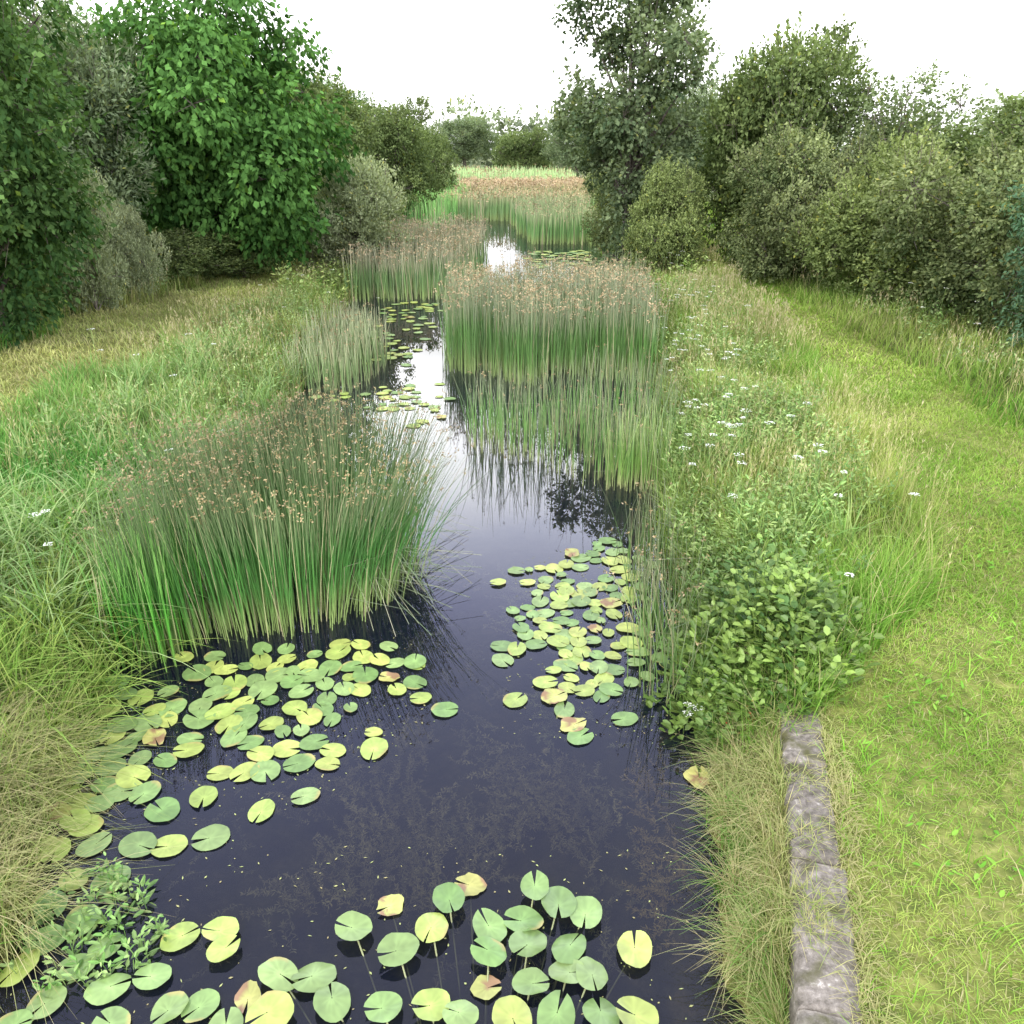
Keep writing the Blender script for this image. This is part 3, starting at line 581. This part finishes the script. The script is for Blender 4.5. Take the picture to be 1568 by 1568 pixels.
x,y,z=bandpts(1300,14,29,lambda y:-y*.3-8.0,lambda y:lc(y)-1.3); herbs(buf,x,y,z,U(.4,1.1,len(x)),.13,.06,(.08,.16,.04),(.22,.32,.1),11,fold=False,spread=.15)
buf.obj('bank_herbs',[M_herb])

# bramble bush by the coping
buf=Buf();n=380;p=np.stack([R.normal(size=n)*.36+2.12,R.normal(size=n)*.42+5.95],1);dd=np.sqrt(((p[:,0]-2.12)/.75)**2+((p[:,1]-5.95)/.85)**2)
p=p[dd<1.25];dd=dd[dd<1.25];n=len(p)
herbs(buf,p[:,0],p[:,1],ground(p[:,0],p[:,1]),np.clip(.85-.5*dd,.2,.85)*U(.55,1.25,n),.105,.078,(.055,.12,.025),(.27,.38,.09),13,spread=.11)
n=110;p=np.stack([U(1.6,2.1,n),U(5.15,5.7,n)],1)
herbs(buf,p[:,0],p[:,1],ground(p[:,0],p[:,1]),U(.15,.4,n),.075,.05,(.06,.14,.03),(.24,.34,.09),10,spread=.08)
n=10;p=np.stack([U(1.75,2.0,n),U(5.1,5.3,n)],1)
herbs(buf,p[:,0],p[:,1],ground(p[:,0],p[:,1]),U(.15,.25,n),.05,.03,(.35,.05,.03),(.4,.12,.05),5,spread=.05)
buf.obj('bramble_bush',[M_herb])

# white umbels
def umbels(name,pts,h,s,c=(.85,.85,.8)):
    buf=Buf();x,y=pts;n=len(x);z=ground(x,y);hh=U(*h,n);t=np.linspace(0,1,4)[None]
    az=U(0,6.28,n);ln=U(0,.2,n);C=np.zeros((n,4,3));C[:,:,0]=x[:,None]+(np.cos(az)*ln*hh)[:,None]*t**1.5;C[:,:,1]=y[:,None]+(np.sin(az)*ln*hh)[:,None]*t**1.5;C[:,:,2]=z[:,None]+hh[:,None]*t
    buf.add(*prisms(C,np.full((n,4),.004),np.tile(A(.22,.32,.1),(n,4,1)),3),0)
    q=26;i=np.repeat(np.arange(n),q);a=U(0,6.28,n*q);rr=np.sqrt(U(0,1,n*q))*s*U(.6,1.2,n)[i]
    Pn=C[i,-1]+np.stack([np.cos(a)*rr,np.sin(a)*rr,.02-rr*rr*3+U(0,.012,n*q)],1)
    leaves(buf,Pn,np.stack([np.cos(a),np.sin(a),0*a+.1],1),R.normal(size=Pn.shape)*.3+A(0,0,1),np.full(n*q,s*.36),np.full(n*q,s*.3),np.tile(A(*c),(n*q,1))*U(.85,1.1,n*q)[:,None],1)
    return buf.obj(name,[M_herb,M_flower])
def cl(cx,cy,sx,sy,n): return R.normal(size=n)*sx+cx,R.normal(size=n)*sy+cy
parts=[cl(2.6,9.5,.25,1.2,26),cl(3.4,13.5,.3,2,34),cl(4.0,19,.4,2.5,26),cl(4.9,26,.4,2,14),cl(3.0,7.6,.4,.6,6),cl(8.9,14,.5,2.5,12),cl(8.3,9.5,.2,.5,5)]
umbels('hogweed_flowers',(np.concatenate([a for a,_ in parts]),np.concatenate([b_ for _,b_ in parts])),(.75,1.05),.05)
parts=[cl(-3.9,9.7,.12,.3,7),cl(-4.6,6.9,.3,.4,4),cl(-6,12,1,1.5,6),cl(-5,21,.6,2,8),cl(-9,13,1,1,4)]
umbels('hogweed_flowers',(np.concatenate([a for a,_ in parts]),np.concatenate([b_ for _,b_ in parts])),(.8,1.2),.05)
umbels('white_waterside_flowers',cl(1.5,5.4,.05,.05,3),(.25,.35),.04)

# submerged weed: feathery fronds
buf=Buf()
def weed(poly,n,c0,c1,q=55,thr=.4):
    p=polysample(poly,n*2);p=p[patch(p[:,0],p[:,1],.42,8)>thr][:n];n=len(p);K=7;t=np.linspace(0,1,K)[None]
    az=patch(p[:,0],p[:,1],1.1,2)*5+U(-.8,.8,n);L_=U(.18,.4,n);bend=U(-1.6,1.6,n);z0=U(-.42,-.15,n)
    ang=az[:,None]+bend[:,None]*t
    C=np.zeros((n,K,3));C[:,:,0]=p[:,:1]+np.cumsum(np.cos(ang),1)*L_[:,None]/K;C[:,:,1]=p[:,1:]+np.cumsum(np.sin(ang),1)*L_[:,None]/K;C[:,:,2]=z0[:,None]+.08*t
    pc=mixc(c0,c1,U(0,1,n))
    i=np.repeat(np.arange(n),q);f=U(0,K-1.01,n*q);k=f.astype(int);g=(f-k)[:,None]
    Pn=C[i,k]*(1-g)+C[i,k+1]*g;dr_=unit(C[i,k+1]-C[i,k])
    d=dr_*.7+R.normal(size=Pn.shape)*A(1,1,.4)
    leaves(buf,Pn,d,R.normal(size=Pn.shape)*.4+A(0,0,1),U(.02,.05,n*q),np.full(n*q,.009),pc[i]*U(.6,1.2,n*q)[:,None])
weed([(-1.6,3.8),(.2,3.7),(.9,4.6),(.5,5.5),(-1.0,5.6),(-1.7,4.8)],420,(.16,.15,.07),(.36,.33,.17))
weed([(-3.2,3.0),(1.2,3.0),(1.4,7.5),(-.5,9),(-3.2,6.5)],450,(.12,.12,.06),(.28,.27,.14))
weed([(.2,5.7),(1.3,5.7),(1.5,8.5),(0,8.3)],260,(.2,.22,.10),(.40,.42,.22))
weed([(1.0,3.6),(1.45,3.6),(1.55,5.3),(1.15,5.2)],160,(.30,.24,.09),(.42,.34,.14),thr=.2)
buf.obj('submerged_waterweed',[M_weed])

# ------------------------------------------------------------------ light, sky, camera
w=bpy.data.worlds.new("World");sc.world=w;w.use_nodes=True;nt=w.node_tree;N=nt.nodes;L=nt.links;N.clear()
EL,AZ=math.radians(50),math.radians(-150)   # hazy sun behind-left of the viewer
out=N.new('ShaderNodeOutputWorld');sky=N.new('ShaderNodeTexSky');sky.sky_type='NISHITA';sky.sun_disc=False;sky.sun_elevation=EL;sky.sun_rotation=AZ;sky.air_density=1.3;sky.dust_density=3
bg=N.new('ShaderNodeBackground');bg.inputs[1].default_value=.1;L.new(sky.outputs[0],bg.inputs[0])
tc=N.new('ShaderNodeTexCoord');sx=N.new('ShaderNodeSeparateXYZ');L.new(tc.outputs['Generated'],sx.inputs[0])
nz=N.new('ShaderNodeTexNoise');nz.inputs['Scale'].default_value=2.5;nz.inputs['Detail'].default_value=5;L.new(tc.outputs['Generated'],nz.inputs['Vector'])
ad=N.new('ShaderNodeMath');ad.operation='MULTIPLY_ADD';ad.inputs[1].default_value=.14;L.new(nz.outputs['Fac'],ad.inputs[0]);
ad2=N.new('ShaderNodeMath');ad2.operation='ADD';L.new(sx.outputs['Z'],ad.inputs[2]);ad2.inputs[1].default_value=-.07;L.new(ad.outputs[0],ad2.inputs[0])
cr=N.new('ShaderNodeValToRGB');L.new(ad2.outputs[0],cr.inputs[0]);e=cr.color_ramp.elements
e[0].position=0;e[0].color=(.28,.28,.28,1);e[1].position=1;e[1].color=(.18,.19,.235,1)
for p_,c_ in ((.2,(.45,.45,.45)),(.27,(1,1,1)),(.37,(.95,.96,1)),(.44,(.62,.65,.80)),(.52,(.38,.40,.58)),(.62,(.24,.26,.38)),(.75,(.18,.19,.245))):
    q_=e.new(p_);q_.color=(*c_,1)
bg2=N.new('ShaderNodeBackground');bg2.inputs[1].default_value=8.2;L.new(cr.outputs[0],bg2.inputs[0])
mx=N.new('ShaderNodeMixShader');mx.inputs[0].default_value=.85;L.new(bg.outputs[0],mx.inputs[1]);L.new(bg2.outputs[0],mx.inputs[2]);L.new(mx.outputs[0],out.inputs['Surface'])
sd=bpy.data.lights.new('sun','SUN');sd.energy=2.7;sd.angle=math.radians(12);sd.color=(1,.95,.84)
so=bpy.data.objects.new('sun',sd);sc.collection.objects.link(so)
dv=Vector((math.sin(AZ)*math.cos(EL),math.cos(AZ)*math.cos(EL),math.sin(EL)));so.rotation_euler=(-dv).to_track_quat('-Z','Y').to_euler()
cd=bpy.data.cameras.new('camera');co=bpy.data.objects.new('camera',cd);sc.collection.objects.link(co)
co.location=(0,0,4.5);co.rotation_euler=(math.radians(90-24.4),0,0);cd.sensor_width=36;cd.lens=28.26;cd.clip_end=3000;cd.clip_start=.05
sc.camera=co
sc.view_settings.view_transform='Standard';sc.view_settings.look='None';sc.view_settings.exposure=0
